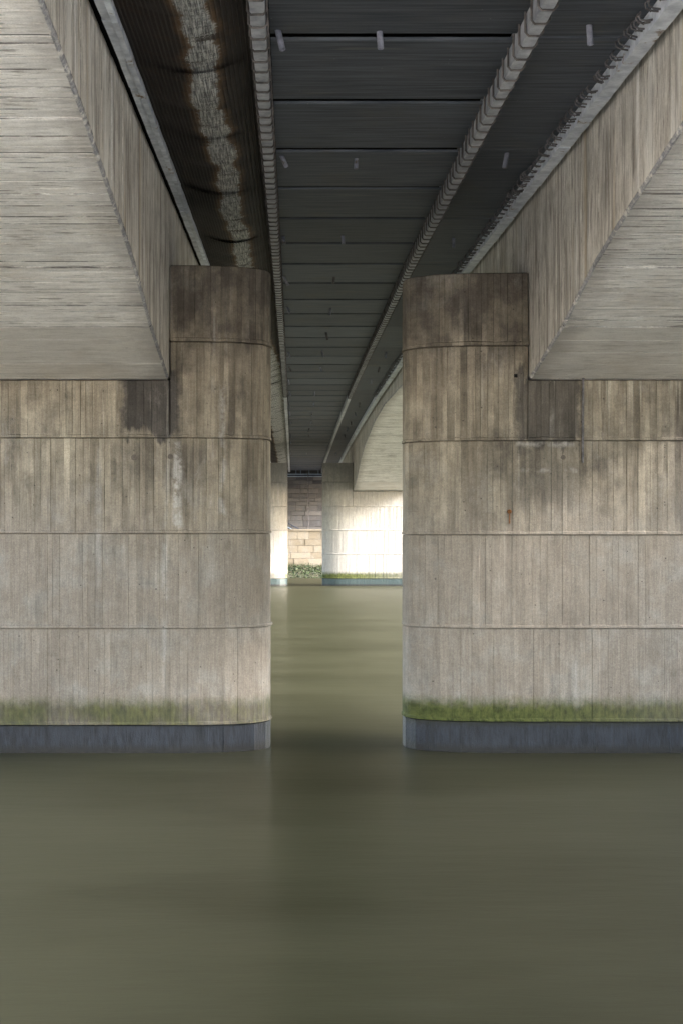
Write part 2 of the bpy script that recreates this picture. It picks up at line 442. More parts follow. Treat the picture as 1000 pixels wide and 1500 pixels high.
# ------------------------------------------------------------------ mesh helpers
class MB:
    def __init__(self):
        self.v, self.f, self.tone, self.gr = [], [], [], []

    def quad(self, a, b, c, d, tone=0.5, groove=0.0):
        i = len(self.v)
        self.v += [tuple(a), tuple(b), tuple(c), tuple(d)]
        self.f.append((i, i + 1, i + 2, i + 3)); self.tone.append(tone); self.gr.append(groove)

    def poly(self, idx, tone=0.5, groove=0.0):
        self.f.append(tuple(idx)); self.tone.append(tone); self.gr.append(groove)

    def box(self, x0, x1, y0, y1, z0, z1, tone=0.5):
        i = len(self.v)
        self.v += [(x0, y0, z0), (x1, y0, z0), (x1, y1, z0), (x0, y1, z0), (x0, y0, z1), (x1, y0, z1), (x1, y1, z1), (x0, y1, z1)]
        for q in ((3, 2, 1, 0), (4, 5, 6, 7), (0, 1, 5, 4), (1, 2, 6, 5), (2, 3, 7, 6), (3, 0, 4, 7)):
            self.poly([i + k for k in q], tone)

    def tube(self, pts, r, n=5, cap=True, tone=0.5):
        pts = [Vector(p) for p in pts]
        rings = []
        for k, p in enumerate(pts):
            t = (pts[min(k + 1, len(pts) - 1)] - pts[max(k - 1, 0)]).normalized()
            ref = Vector((0, 1, 0)) if abs(t.y) < 0.8 else Vector((1, 0, 0))
            a = t.cross(ref).normalized(); b = t.cross(a)
            i = len(self.v)
            rr = r[k] if isinstance(r, (list, tuple)) else r
            self.v += [tuple(p + a * rr * math.cos(2 * math.pi * j / n) + b * rr * math.sin(2 * math.pi * j / n)) for j in range(n)]
            rings.append(i)
        for k in range(len(pts) - 1):
            for j in range(n):
                self.poly((rings[k] + j, rings[k] + (j + 1) % n, rings[k + 1] + (j + 1) % n, rings[k + 1] + j), tone)
        if cap:
            self.poly([rings[0] + j for j in range(n)][::-1], tone)
            self.poly([rings[-1] + j for j in range(n)], tone)

    def mesh(self, name, mat, org=(0, 0, 0), smooth=False):
        me = bpy.data.meshes.new(name)
        o = Vector(org)
        me.from_pydata([tuple(Vector(v) - o) for v in self.v], [], self.f)
        a = me.attributes.new('tone', 'FLOAT', 'FACE'); a.data.foreach_set('value', self.tone)
        a = me.attributes.new('groove', 'FLOAT', 'FACE'); a.data.foreach_set('value', self.gr)
        me.materials.append(mat)
        if smooth:
            me.polygons.foreach_set('use_smooth', [True] * len(me.polygons))
        me.update()
        return me


def tag(o, label=None, cat=None, group=None, kind=None):
    if label: o['label'] = label
    if cat: o['category'] = cat
    if group: o['group'] = group
    if kind: o['kind'] = kind
    return o


def empty(name, loc):
    o = bpy.data.objects.new(name, None)
    o.location = loc
    o.empty_display_size = 0.3
    COL.objects.link(o)
    return o


def part(name, mb, mat, parent=None, smooth=False):
    """mb holds world coordinates; the object sits at its parent's origin"""
    org = Vector((0, 0, 0))
    p = parent
    while p is not None:
        org += p.location; p = p.parent
    o = bpy.data.objects.new(name, mb.mesh(name, mat, org, smooth))
    o.parent = parent
    COL.objects.link(o)
    return o


def inst(name, me, parent, loc, rot=(0, 0, 0), sca=(1, 1, 1)):
    o = bpy.data.objects.new(name, me)
    org = Vector((0, 0, 0)); p = parent
    while p is not None:
        org += p.location; p = p.parent
    o.parent = parent
    o.location = Vector(loc) - org
    o.rotation_euler = rot
    o.scale = sca
    COL.objects.link(o)
    return o


def interp(tab, s):
    if s <= tab[0][0]: return tab[0][1]
    for (a, va), (b, vb) in zip(tab, tab[1:]):
        if s <= b:
            return va + (vb - va) * (s - a) / (b - a)
    return tab[-1][1]


S0, S1 = -0.22, 5.32     # stretch of the bridge that is built, in pier distances from the viewpoint
DECK = [(-0.8, 3.95), (0.3, 4.52), (0.606, 4.68), (0.95, 4.87), (1.3, 5.05), (2.0, 5.20), (2.68, 5.28), (3.4, 5.20), (3.94, 5.08), (4.5, 4.92), (4.96, 4.72), (5.4, 4.42)]
SOFF = [(-0.8, 3.0), (-0.3, 3.75), (0.0, 4.0), (0.25, 4.05), (0.4, 3.97), (0.49, 3.85), (0.55, 3.73), (0.61, 3.58), (0.671, 3.40), (0.74, 3.20), (0.785, 3.05), (0.83, 2.84),
        (0.88, 2.60), (1.0, 2.20), (1.085, 2.20), (1.2, 2.6), (1.4, 3.3), (1.8, 4.2), (2.2, 4.6), (2.6, 4.75), (2.92, 4.62), (3.35, 4.05), (3.6, 3.35), (3.80, 2.62), (3.94, 2.22),
        (4.03, 2.22), (4.2, 2.8), (4.6, 3.5), (5.4, 3.7)]


def zd(y): return EYE + interp(DECK, y / D)
def zs(y): return EYE + interp(SOFF, y / D)


def slope(y): return math.atan2(zd(y + 0.5) - zd(y - 0.5), 1.0)


# ------------------------------------------------------------------ river
mb = MB()
mb.quad((-300, -60, 0), (300, -60, 0), (300, 400, 0), (-300, 400, 0))
river = part('river', mb, M['water'])
tag(river, 'smooth silty green brown river water under the bridge', 'river', kind='structure')


# ------------------------------------------------------------------ piers
def nose_curve(xt, xs, yc, half, sgn):
    """superellipse nose from the front face round the tip to the back face; sgn=+1: tip points to +X"""
    a = abs(xt - xs)
    pts = []
    n = 60
    for k in range(n + 1):
        t = -math.pi / 2 + math.pi * k / n
        c, s = math.cos(t), math.sin(t)
        p = 2 / 2.7
        pts.append((xs + sgn * a * math.copysign(abs(c) ** p, c), yc + half * math.copysign(abs(s) ** p, s)))
    return pts


def boards(path, rnd, closed=True, width=(0.06, 0.125)):
    """walk along a plan outline and lay boards side by side; returns points (x,y,nx,ny,off) and per-segment (tone,groove)"""
    P = [Vector(p) for p in path]
    if closed: P = P + [P[0]]
    L = [0]
    for a, b in zip(P, P[1:]): L.append(L[-1] + (b - a).length)

    def at(t):
        t = min(max(t, 0), L[-1] - 1e-6)
        lo, hi = 0, len(L) - 1
        while hi - lo > 1:
            m = (lo + hi) // 2
            if L[m] <= t: lo = m
            else: hi = m
        f = (t - L[lo]) / max(L[lo + 1] - L[lo], 1e-9)
        p = P[lo].lerp(P[lo + 1], f)
        d = (P[lo + 1] - P[lo]).normalized()
        return p, Vector((d.y, -d.x))
    pts, seg = [], []
    t = 0.0
    while t < L[-1] - 0.03:
        wd = min(rnd.uniform(*width), L[-1] - t)
        off = rnd.uniform(-0.004, 0.004)
        tone = min(max(rnd.gauss(0.5, 0.22), 0), 1)
        g = 0.005
        dep = 0.006 * rnd.random() ** 2
        for q, o in ((t + g, off), (t + wd - g, off), (t + wd, off - dep)):
            p, n = at(q)
            pts.append((p.x, p.y, n.x, n.y, o))
        strong = rnd.random() ** 1.5
        seg += [(tone, 0.0), (tone, strong), (tone, strong)]
        t += wd
    return pts, seg


def lift(name, path, z0, z1, rnd, mat, parent, lip=0.016, cap=False, bead=0.032):
    pts, seg = boards(path, rnd) if lip else boards(path, rnd, width=(0.18, 0.5))
    n = len(pts)
    rings = [(z0 + 0.003, -0.03), (z0 + 0.003, lip), (z0 + bead, lip * 0.8), (z0 + bead + 0.015, 0.0), (z1 - 0.02, 0.0), (z1 - 0.006, -0.012), (z1, -0.03)]
    if lip == 0: rings = [(z0, 0.0), (z1, 0.0)]
    mb = MB()
    wob = [0.0]
    for _ in pts: wob.append(wob[-1] * 0.8 + rnd.gauss(0, 0.5))
    for r, (z, e) in enumerate(rings):
        for (x, y, nx, ny, o), wv in zip(pts, wob):
            oo = o * (0.25 if e > 0 else 1)
            ee = e * (1 + 0.35 * wv) if e > 0 else e
            mb.v.append((x + nx * (oo + ee), y + ny * (oo + ee), z + (0.006 * wv if r in (2, 3) and lip else 0)))
    for r in range(len(rings) - 1):
        for k in range(n):
            k2 = (k + 1) % n
            mb.poly((r * n + k, r * n + k2, (r + 1) * n + k2, (r + 1) * n + k), seg[k][0], seg[k][1] if 2 < r < 5 or lip == 0 else 0.3 * seg[k][1])
    if cap:
        mb.poly([(len(rings) - 1) * n + k for k in range(n)])
    return part(name, mb, mat, parent)


NEAR_F, FAR_F = D, 3.94 * D
T = 1.56
GL, GR = -1.82, 3.45          # inner faces of the left and right girders
GW = 3.7


def pier(side, yf, label, seed, ztop, zj):
    rnd = random.Random(seed)
    yc, half = yf + T / 2, T / 2
    sg = 1 if side == 'L' else -1
    g = GL if side == 'L' else GR
    tip = -0.345 if side == 'L' else 1.655
    base_x = g + sg * 0.02
    outer_s = g - sg * GW
    outer_t = outer_s - sg * 1.45
    inner = nose_curve(tip, base_x, yc, half, sg)            # front -> back round the tip
    outer = nose_curve(outer_t, outer_s, yc, half, -sg)      # front -> back round the outer tip
    # counter-clockwise outline (normals point outward with (dy,-dx))
    if sg > 0:
        full = inner + outer[::-1]
        nose = inner + [(g + 0.020, yc + half), (g + 0.020, yc - half)]
        body = [(g + 0.0195, yc + half)] + outer[::-1] + [(g + 0.0195, yc - half)]
    else:
        full = outer + inner[::-1]
        nose = inner[::-1] + [(g - 0.020, yc - half), (g - 0.020, yc + half)]
        body = [(g - 0.0195, yc - half)] + outer + [(g - 0.0195, yc + half)]
    root = empty('bridge_pier', ((tip + outer_t) / 2, yc, 0))
    tag(root, label, 'pier', 'concrete piers standing in the river')
    zb = EYE + 2.185
    wetp = full
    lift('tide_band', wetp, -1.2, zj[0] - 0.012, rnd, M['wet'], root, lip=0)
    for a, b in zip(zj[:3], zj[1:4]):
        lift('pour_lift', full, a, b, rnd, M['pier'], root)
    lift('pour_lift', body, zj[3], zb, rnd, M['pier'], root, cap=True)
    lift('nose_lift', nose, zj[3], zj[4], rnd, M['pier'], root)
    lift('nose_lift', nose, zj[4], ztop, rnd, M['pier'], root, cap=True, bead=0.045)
    return root


pn_l = pier('L', NEAR_F, 'nearest board-marked concrete pier left of the gap, dark stain below girder corner', 11, EYE + 3.87, [0.41, 1.83, 3.22, 4.62, 6.03])
pn_r = pier('R', NEAR_F, 'nearest board-marked concrete pier right of the gap with bright green algae line', 12, EYE + 3.76, [0.46, 1.83, 3.20, 4.58, 5.97])
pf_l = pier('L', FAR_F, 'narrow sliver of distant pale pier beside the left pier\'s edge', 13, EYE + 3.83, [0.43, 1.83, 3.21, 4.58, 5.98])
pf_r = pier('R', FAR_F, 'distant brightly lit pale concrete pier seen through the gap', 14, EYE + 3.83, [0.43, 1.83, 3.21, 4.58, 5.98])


def disc(name, parent, x, z, r, mat, y=NEAR_F, depth=0.012, n=12):
    mb = MB()
    mb.tube([(x, y - depth, z), (x, y + 0.05, z)], r, n)
    return part(name, mb, mat, parent)


disc('mortar_plug', pn_l, -2.33, 4.33, 0.045, M['plug'])
disc('mortar_plug', pn_l, -1.80, 4.34, 0.04, M['plug'])
disc('mortar_plug', pn_r, 3.94, 4.33, 0.035, M['plug'])
disc('anchor_socket', pn_l, -4.22, 2.27, 0.05, M['pier'])
disc('anchor_socket', pn_l, -4.22, 2.0, 0.05, M['pier'])
b = disc('rusty_bolt', pn_r, 3.15, 3.535, 0.032, M['rust'], depth=0.03)
mb = MB(); mb.box(3.149, 3.160, NEAR_F - 0.009, NEAR_F + 0.02, 3.36, 3.50)
part('rust_run', mb, M['rust'], b)
mb = MB(); mb.box(3.22, 3.27, NEAR_F - 0.006, NEAR_F + 0.02, 5.50, 5.55)
part('socket_shade', mb, M['shadow'], pn_r)  # black plate paints the shade inside a square hole

rod = empty('drip_pipe', (4.22, NEAR_F - 0.05, 4.25))
tag(rod, 'thin black drip pipe hanging from the right girder down the pier face', 'pipe')
mb = MB(); mb.tube([(4.22, NEAR_F - 0.03, 4.25), (4.222, NEAR_F - 0.04, 5.0), (4.225, NEAR_F - 0.05, EYE + 2.26)], 0.017, 6)
part('tube', mb, M['darkbar'], rod)
mb = MB(); mb.tube([(4.225, NEAR_F - 0.05, EYE + 2.24), (4.225, NEAR_F - 0.05, EYE + 2.27)], 0.06, 10)
part('flange', mb, M['darkbar'], rod)


# ------------------------------------------------------------------ box girders
def joints():
    a = [S0, 0.0, 0.15, 0.28, 0.38, 0.46, 0.53, 0.60, 0.685, 0.79, 0.88, 1.0, 1.085]
    s = 1.2
    while s < 3.75:
        a.append(s); s += 0.13
    a += [3.80, 3.94, 4.03]
    s = 4.2
    while s < S1 - 0.1:
        a.append(s); s += 0.16
    return a + [S1]


JT = joints()


def girder(side, label):
    sg = 1 if side == 'L' else -1        # +1: inner face looks to +X
    g = GL if side == 'L' else GR
    og = g - sg * GW
    rnd = random.Random(30 + sg)
    root = empty('box_girder', (g - sg * GW / 2, D, EYE + 2.2))
    tag(root, label, 'girder', 'concrete box girders carrying the deck')
    ch = 0.036
    for s0, s1 in zip(JT, JT[1:]):
        y0, y1 = s0 * D, s1 * D
        fine = 0.3 < s0 < 1.1 or 2.8 < s0 < 4.0
        smooth = abs(s0 - 0.88) < 1e-6 or abs(s0 - 3.80) < 1e-6
        bw = (0.3, 0.6) if smooth else (0.08, 0.24) if fine and s0 < 1.1 else (0.16, 0.3)
        # --- soffit panel: boards laid crosswise, with a shadow gap at the joint
        mb = MB()
        xi, xo = g - sg * ch, og + sg * ch
        y = y0 + 0.012
        while y < y1 - 0.013:
            yn = min(y + rnd.uniform(*bw), y1 - 0.012)
            if y1 - yn < 0.03: yn = y1 - 0.012
            off = rnd.uniform(-0.0035, 0.0035)
            tone = min(max(rnd.gauss(0.5, 0.2), 0), 1)
            a = zs(y) + off; b = zs(yn) + off
            gg = 0.015
            pa, pb = (y + gg, a + (b - a) * gg / (yn - y)), (yn - gg, b - (b - a) * gg / (yn - y))
            for (p, q, t, gr) in (((y, a + 0.006), pa, tone, rnd.random()), (pa, pb, tone, 0.0), (pb, (yn, b + 0.006), tone, rnd.random())):
                mb.quad((xi, p[0], p[1]), (xi, q[0], q[1]), (xo, q[0], q[1]), (xo, p[0], p[1]), t, gr)
            y = yn
        za, zb_ = zs(y0), zs(y1)
        mb.quad((xi, y0 + 0.012, za), (xo, y0 + 0.012, za), (xo, y0 + 0.012, za + 0.06), (xi, y0 + 0.012, za + 0.06), 0.1, 1)
        mb.quad((xi, y1 - 0.012, zb_), (xi, y1 - 0.012, zb_ + 0.06), (xo, y1 - 0.012, zb_ + 0.06), (xo, y1 - 0.012, zb_), 0.1, 1)
        part('soffit_panel', mb, M['smooth'] if smooth else M['soffit'], root)
        # --- inner and outer wall panels: upright boards
        for xw, d_, nm, detail in ((g, sg, 'wall_panel', fine), (og, -sg, 'outer_wall_panel', False)):
            mb = MB()
            y = y0 + 0.004
            while y < y1 - 0.005:
                yn = min(y + (rnd.uniform(0.09, 0.30) if detail else 0.6), y1 - 0.004)
                if y1 - yn < 0.03: yn = y1 - 0.004
                off = rnd.uniform(-0.003, 0.003) * d_
                tone = min(max(rnd.gauss(0.5, 0.18), 0), 1)
                gg = 0.010
                top = 0.02
                for (p, q, xo1, xo2, gr) in ((y, y + gg, -0.006 * d_, off, rnd.random() * 0.7), (y + gg, yn - gg, off, off, 0), (yn - gg, yn, off, -0.006 * d_, rnd.random() * 0.7)):
                    mb.quad((xw + xo1, p, zs(p) + ch), (xw + xo2, q, zs(q) + ch), (xw + xo2, q, zd(q) + top), (xw + xo1, p, zd(p) + top), tone, gr)
                y = yn
            part(nm, mb, M['wall'], root)
        # --- chipped chamfer along the bottom edge
        mb = MB()
        n = max(2, int((y1 - y0) / 0.07))
        ys = [y0 + (y1 - y0) * k / n for k in range(n + 1)]
        jit = [(rnd.gauss(0.004, 0.007), rnd.gauss(-0.002, 0.007)) for _ in ys]
        for k in range(n):
            (ya, ja), (yb, jb) = (ys[k], jit[k]), (ys[k + 1], jit[k + 1])
            A = (g - sg * (ch + 0.015), ya, zs(ya) + 0.008); A2 = (g - sg * (ch + 0.015), yb, zs(yb) + 0.008)
            B = (g - sg * (0.02 + ja[0]), ya, zs(ya) + 0.012 + ja[1] * 0.6); B2 = (g - sg * (0.02 + jb[0]), yb, zs(yb) + 0.012 + jb[1] * 0.6)
            C = (g - sg * 0.004, ya, zs(ya) + ch + 0.015); C2 = (g - sg * 0.004, yb, zs(yb) + ch + 0.015)
            mb.quad(A, A2, B2, B, rnd.random()); mb.quad(B, B2, C2, C, rnd.random())
        part('chamfer_edge', mb, M['arris'], root)
    # --- inner core that closes the joints, and the pad over each pier
    mb = MB()
    ys = [S0 * D + (S1 - S0) * D * k / 150 for k in range(151)]
    for a, b_ in zip(ys, ys[1:]):
        x0, x1 = g - sg * 0.03, og + sg * 0.03
        za, zb_ = zs(a) + 0.035, zs(b_) + 0.035
        mb.quad((x0, a, za), (x0, b_, zb_), (x1, b_, zb_), (x1, a, za))
        mb.quad((x0, a, za), (x0, a, zd(a) + 0.015), (x0, b_, zd(b_) + 0.015), (x0, b_, zb_))
        mb.quad((x1, a, za), (x1, a, zd(a) + 0.015), (x1, b_, zd(b_) + 0.015), (x1, b_, zb_))
    part('core', mb, M['shadow'], root)  # black core puts the shade of the panel joints into colour
    return root


gl = girder('L', 'pale arched concrete box girder resting on the left piers')
gr_ = girder('R', 'pale arched concrete box girder resting on the right piers')


# --- bearing ledges with bars, things of their own that run along each girder
def strip_mesh(x0, x1, zlo, zhi, s0, s1, step=0.5, jit=0.0, rnd=random):
    mb = MB()
    ys = []
    y = s0 * D
    while y < s1 * D:
        ys.append(y); y += step
    ys.append(s1 * D)
    ring = []
    for y in ys:
        i = len(mb.v)
        z = zd(y)
        j = rnd.uniform(-jit, jit)
        mb.v += [(x0 + j, y, z + zlo + rnd.uniform(0, jit)), (x1 + j, y, z + zlo + rnd.uniform(0, jit)), (x1, y, z + zhi), (x0, y, z + zhi)]
        ring.append(i)
    for a, b_ in zip(ring, ring[1:]):
        for k in range(4):
            k2 = (k + 1) % 4
            mb.poly((a + k, b_ + k, b_ + k2, a + k2), rnd.random())
    mb.poly([ring[0] + k for k in range(4)]); mb.poly([ring[-1] + k for k in (3, 2, 1, 0)])
    return mb


rnd = random.Random(5)
led_r = empty('bearing_ledge', (3.28, D, zd(D)))
tag(led_r, 'pale bearing ledge bristling with bent bars along the right girder top', 'ledge')
led_l = empty('bearing_ledge', (-1.66, D, zd(D)))
tag(led_l, 'pale rust-speckled bearing ledge along the left girder top', 'ledge')
cuts = [S0]
while cuts[-1] < S1 - 0.2:
    cuts.append(cuts[-1] + (0.105 if cuts[-1] < 2.6 else 0.2))
cuts[-1] = S1
for a, b_ in zip(cuts, cuts[1:]):
    dz = rnd.uniform(-0.006, 0.006)
    part('ledge_block', strip_mesh(3.215, 3.365, -0.17 + dz, 0.06, a + 0.0003, b_ - 0.0003, 0.3, 0.006, rnd), M['ledge'], led_r)
    part('ledge_block', strip_mesh(-1.735, -1.60, -0.075 + dz, 0.06, a + 0.0003, b_ - 0.0003, 0.3, 0.005, rnd), M['ledge'], led_l)
    if a > 0.2 and a < 5:
        part('bottom_flange', strip_mesh(-1.645, -1.592, -0.10 + dz, -0.07, a + 0.0003, b_ - 0.0003, 0.5, 0.002, rnd), M['ledge'], led_l)
# bent bars: pairs of open hooks
mb = MB()
for dy in (-0.035, 0.035):
    mb.tube([(0.03, dy, -0.03), (-0.07, dy, -0.03), (-0.115, dy, -0.015), (-0.125, dy, 0.02), (-0.10, dy, 0.05)], 0.0095, 4)
mb.tube([(-0.07, -0.035, -0.04), (-0.075, 0.035, -0.04)], 0.007, 4)
hook_me = mb.mesh('bent_bar', M['darkbar'])
y = 0.42 * D
while y < 2.66 * D:
    inst('bent_bar', hook_me, led_r, (3.225, y, zd(y) - 0.075 + rnd.uniform(-0.012, 0.012)), (rnd.uniform(-0.15, 0.15), rnd.uniform(-0.25, 0.25), rnd.uniform(-0.2, 0.2)), (rnd.uniform(0.8, 1.15),) * 3)
    y += 0.29 * rnd.uniform(0.92, 1.08)


# ------------------------------------------------------------------ deck
deck = empty('bridge_deck', (0.9, D, zd(D)))
tag(deck, 'dark plank-lined concrete bridge deck overhead between the two girders', 'deck')
# road slab above everything
mb = MB()
ys = [S0 * D + (S1 + 0.1 - S0) * D * k / 120 for k in range(121)]
XL, XR = GL - GW - 1.3, GR + GW + 1.3
for a, b_ in zip(ys, ys[1:]):
    za, zb_ = zd(a), zd(b_)
    mb.quad((XL, a, za + 0.30), (XL, b_, zb_ + 0.30), (XR, b_, zb_ + 0.30), (XR, a, za + 0.30))
    mb.quad((XL, a, za + 0.8), (XR, a, za + 0.8), (XR, b_, zb_ + 0.8), (XL, b_, zb_ + 0.8))
    mb.quad((XL, a, za + 0.30), (XL, a, za + 0.8), (XL, b_, zb_ + 0.8), (XL, b_, zb_ + 0.30))
    mb.quad((XR, a, za + 0.30), (XR, b_, zb_ + 0.30), (XR, b_, zb_ + 0.8), (XR, a, za + 0.8))
part('road_slab', mb, M['shadow'], deck)  # black underside paints the shade seen between the planks


def plank_mesh(name, x0, x1, ln, rows):
    mb = MB()
    h = 0.03
    xs = [x0 + (x1 - x0) * k / 2 for k in range(3)]
    for a, b_ in zip(xs, xs[1:]):
        mb.quad((a, -ln / 2, 0), (a, ln / 2, 0), (b_, ln / 2, 0), (b_, -ln / 2, 0))
    c = 0.012
    mb.quad((x0, -ln / 2, 0), (x1, -ln / 2, 0), (x1, -ln / 2 - c, c), (x0, -ln / 2 - c, c))
    mb.quad((x0, -ln / 2 - c, c), (x1, -ln / 2 - c, c), (x1, -ln / 2 - c, h), (x0, -ln / 2 - c, h))
    mb.quad((x0, ln / 2, 0), (x0, ln / 2 + c, c), (x1, ln / 2 + c, c), (x1, ln / 2, 0))
    mb.quad((x0, ln / 2 + c, c), (x0, ln / 2 + c, h), (x1, ln / 2 + c, h), (x1, ln / 2 + c, c))
    return mb.mesh(name, M['deck'])


PL = 0.108 * D
pc = plank_mesh('deck_plank', -1.185, 1.185, PL - 0.21, 3)
pr = plank_mesh('side_plank', -0.525, 0.525, PL * 2 - 0.05, 3)
s = 0.653 - 0.108 * 8
k = 0
while s < S1 - 0.05:
    y = (s + 0.054) * D
    inst('deck_plank', pc, deck, (0.965, y, zd(y) + rnd.uniform(-0.003, 0.003)), (slope(y), 0, 0))
    if k % 2 == 0:
        y2 = (s + 0.108) * D
        inst('side_plank', pr, deck, (2.735, y2, zd(y2) + rnd.uniform(-0.004, 0.004)), (slope(y2), 0, 0))
    s += 0.108; k += 1

# plastic drain stubs, three to a row
mb = MB()
n = 12
i = 0
ro, ri = 0.030, 0.024
for z, r in ((0.02, ro), (-0.20, ro), (-0.20, ri), (-0.05, ri)):
    mb.v += [(r * math.cos(2 * math.pi * j / n), r * math.sin(2 * math.pi * j / n), z) for j in range(n)]
for q in range(3):
    for j in range(n):
        mb.poly((q * n + j, q * n + (j + 1) % n, (q + 1) * n + (j + 1) % n, (q + 1) * n + j))
mb.poly([3 * n + j for j in range(n)])
stub_me = mb.mesh('drain_pipe', M['plastic'], smooth=False)
stub_dark = mb.mesh('drain_pipe', M['darkbar'], smooth=False)
for s in (0.40, 0.64, 0.885, 1.165, 1.37, 1.58, 1.79, 2.0, 2.2, 2.4, 2.62, 2.85, 3.05, 3.3, 3.5, 3.7, 3.95, 4.4):
    for x in (-0.17, 0.83, 2.74):
        if rnd.random() < 0.08: continue
        y = s * D + rnd.uniform(-0.25, 0.25)
        t = rnd.uniform(0.1, 0.5) if x < 0 else rnd.gauss(0, 0.16)
        sc = rnd.uniform(0.75, 1.05)
        inst('drain_pipe', stub_dark if rnd.random() < 0.35 and s > 0.7 else stub_me, deck, (x + rnd.uniform(-0.03, 0.03), y, zd(y) + 0.01), (rnd.gauss(0, 0.18), -t if x < 0 else t, 0), (1, 1, sc))

# ------------------------------------------------------------------ longitudinal ribs with stirrup links
def rib(x0, x1, zlo, label, s_end):
    root = empty('deck_rib', ((x0 + x1) / 2, D, zd(D) + zlo))
    tag(root, label, 'rib')
    cut = [S0]
    while cut[-1] < S1 - 0.2: cut.append(cut[-1] + 0.21)
    cut[-1] = S1
    for a, b_ in zip(cut, cut[1:]):
        part('rib_segment', strip_mesh(x0, x1, zlo, 0.10, a + 0.0003, b_ - 0.0003, 0.35, 0.004, rnd), M['rib'], root)
    xm, hw, g = (x0 + x1) / 2, (x1 - x0) / 2, 0.020
    mb = MB()
    W = hw + g
    rb = 0.011
    mb.tube([(-W, 0, -zlo + 0.02), (-W, 0, 0.015), (-W + 0.03, 0, -g), (W - 0.03, 0, -g), (W, 0, 0.015), (W, 0, -zlo + 0.02)], rb, 4, cap=False)
    me = mb.mesh('stirrup_link', M['bar'])
    y = 0.42 * D
    while y < s_end * D:
        inst('stirrup_link', me, root, (xm, y, zd(y) + zlo), (slope(y) + rnd.uniform(-0.05, 0.05), 0, rnd.uniform(-0.05, 0.05)))
        y += 0.345 * rnd.uniform(0.96, 1.04)
    return root


rib_r = rib(2.115, 2.235, -0.20, 'grey concrete rib wrapped in bar links at the dark deck\'s right', 2.66)
rib_l = rib(-0.385, -0.255, -0.13, 'narrow grey rib wrapped in bar links beside the rusty ribbed sheeting', 2.66)

# ------------------------------------------------------------------ rusty ribbed sheeting in the left bay
sheet = empty('ribbed_sheeting', (-1.0, D, zd(D)))
tag(sheet, 'sagging rusty ribbed metal sheeting with a pale worn streak overhead left', 'sheeting')
rs = random.Random(77)
s = S0
idx = 0
X0, X1 = -1.60, -0.40
while s < S1 - 0.02:
    ln = rs.uniform(0.06, 0.095) if s > 0.3 else 0.15
    e = min(s + ln, S1)
    sag = rs.uniform(0.11, 0.17)
    ph = rs.uniform(0, 6)
    mb = MB()
    nr = 26
    ny = 10
    prof = []
    for q in range(nr):
        for f, h, t in ((0.0, 0.0, 0), (0.62, 0.0, 0), (0.81, -0.016, 1)):
            prof.append(((q + f) / nr, h, t))
    prof.append((1.0, 0.0, 0))
    np_ = len(prof)
    for j in range(ny + 1):
        v = j / ny
        y = (s - 0.004 + (e - s + 0.008) * v) * D
        endl = math.sin(math.pi * v)
        for (f, h, t) in prof:
            x = X0 + (X1 - X0) * f
            cr = math.sin(math.pi * f) ** 1.3
            z = zd(y) + 0.02 - cr * (sag * (0.8 + 0.2 * endl) + 0.03) + h + 0.006 * math.sin(9 * v + ph + f * 5) - 0.010 * (1 - v)
            mb.v.append((x, y, z))
    for j in range(ny):
        for q in range(np_ - 1):
            a = j * np_ + q
            t = 1.0 if prof[q][2] or prof[q + 1][2] else 0.0
            mb.poly((a, a + np_, a + np_ + 1, a + 1), t, (1 - math.sin(math.pi * (j + 0.5) / ny)) ** 2)
    part('metal_sheet', mb, M['sheet'], sheet)
    s = e
    idx += 1

# ------------------------------------------------------------------ far bank
WALL_Y = 4.98 * D
UP_Y = 5.26 * D
wall = empty('river_wall', (1.0, WALL_Y, 0))
tag(wall, 'buff stone river wall on the far bank below a walkway', 'wall')
mb = MB(); mb.box(-60, 60, WALL_Y + 0.10, UP_Y - 0.02, -1.0, EYE - 0.12)
part('backing', mb, M['mortar'], wall)
rw = random.Random(21)


def block(x0, x1, z0, z1, yf, dep, mat):
    me = MB()
    c = 0.012
    i = len(me.v)
    me.v += [(x0, yf + c, z0), (x1, yf + c, z0), (x1, yf + c, z1), (x0, yf + c, z1), (x0 + c, yf, z0 + c), (x1 - c, yf, z0 + c), (x1 - c, yf, z1 - c), (x0 + c, yf, z1 - c),
             (x0, yf + dep, z0), (x1, yf + dep, z0), (x1, yf + dep, z1), (x0, yf + dep, z1)]
    for q in ((4, 5, 6, 7), (0, 1, 5, 4), (1, 2, 6, 5), (2, 3, 7, 6), (3, 0, 4, 7), (0, 8, 9, 1), (1, 9, 10, 2), (2, 10, 11, 3), (3, 11, 8, 0)):
        me.poly(q)
    return me


z = -0.3
row = 0
while z < EYE - 0.2:
    h = rw.uniform(0.40, 0.52)
    if EYE - 0.12 - (z + h) < 0.25: h = EYE - 0.125 - z
    x = -5.5 + rw.uniform(-0.5, 0)
    while x < 7:
        wd = rw.uniform(0.7, 1.5)
        part('stone', block(x + 0.006, x + wd - 0.006, z + 0.006, z + h - 0.006, WALL_Y + rw.uniform(-0.012, 0.012), 0.15, M['stone_low']), M['stone_low'], wall)
        x += wd
    z += h; row += 1
mb = MB(); mb.box(-60, -6.1, WALL_Y, WALL_Y + 0.12, -1.0, EYE - 0.13)
part('wall_run', mb, M['stone_low'], wall)
mb = MB(); mb.box(8.6, 60, WALL_Y, WALL_Y + 0.12, -1.0, EYE - 0.13)
part('wall_run', mb, M['stone_low'], wall)
x = -9.0
while x < 10:
    mb = MB(); mb.box(x + 0.006, x + 1.5 - 0.006, WALL_Y - 0.06, WALL_Y + 0.6, EYE - 0.117, EYE + 0.0)
    part('coping_stone', mb, M['stone_low'], wall)
    x += 1.5

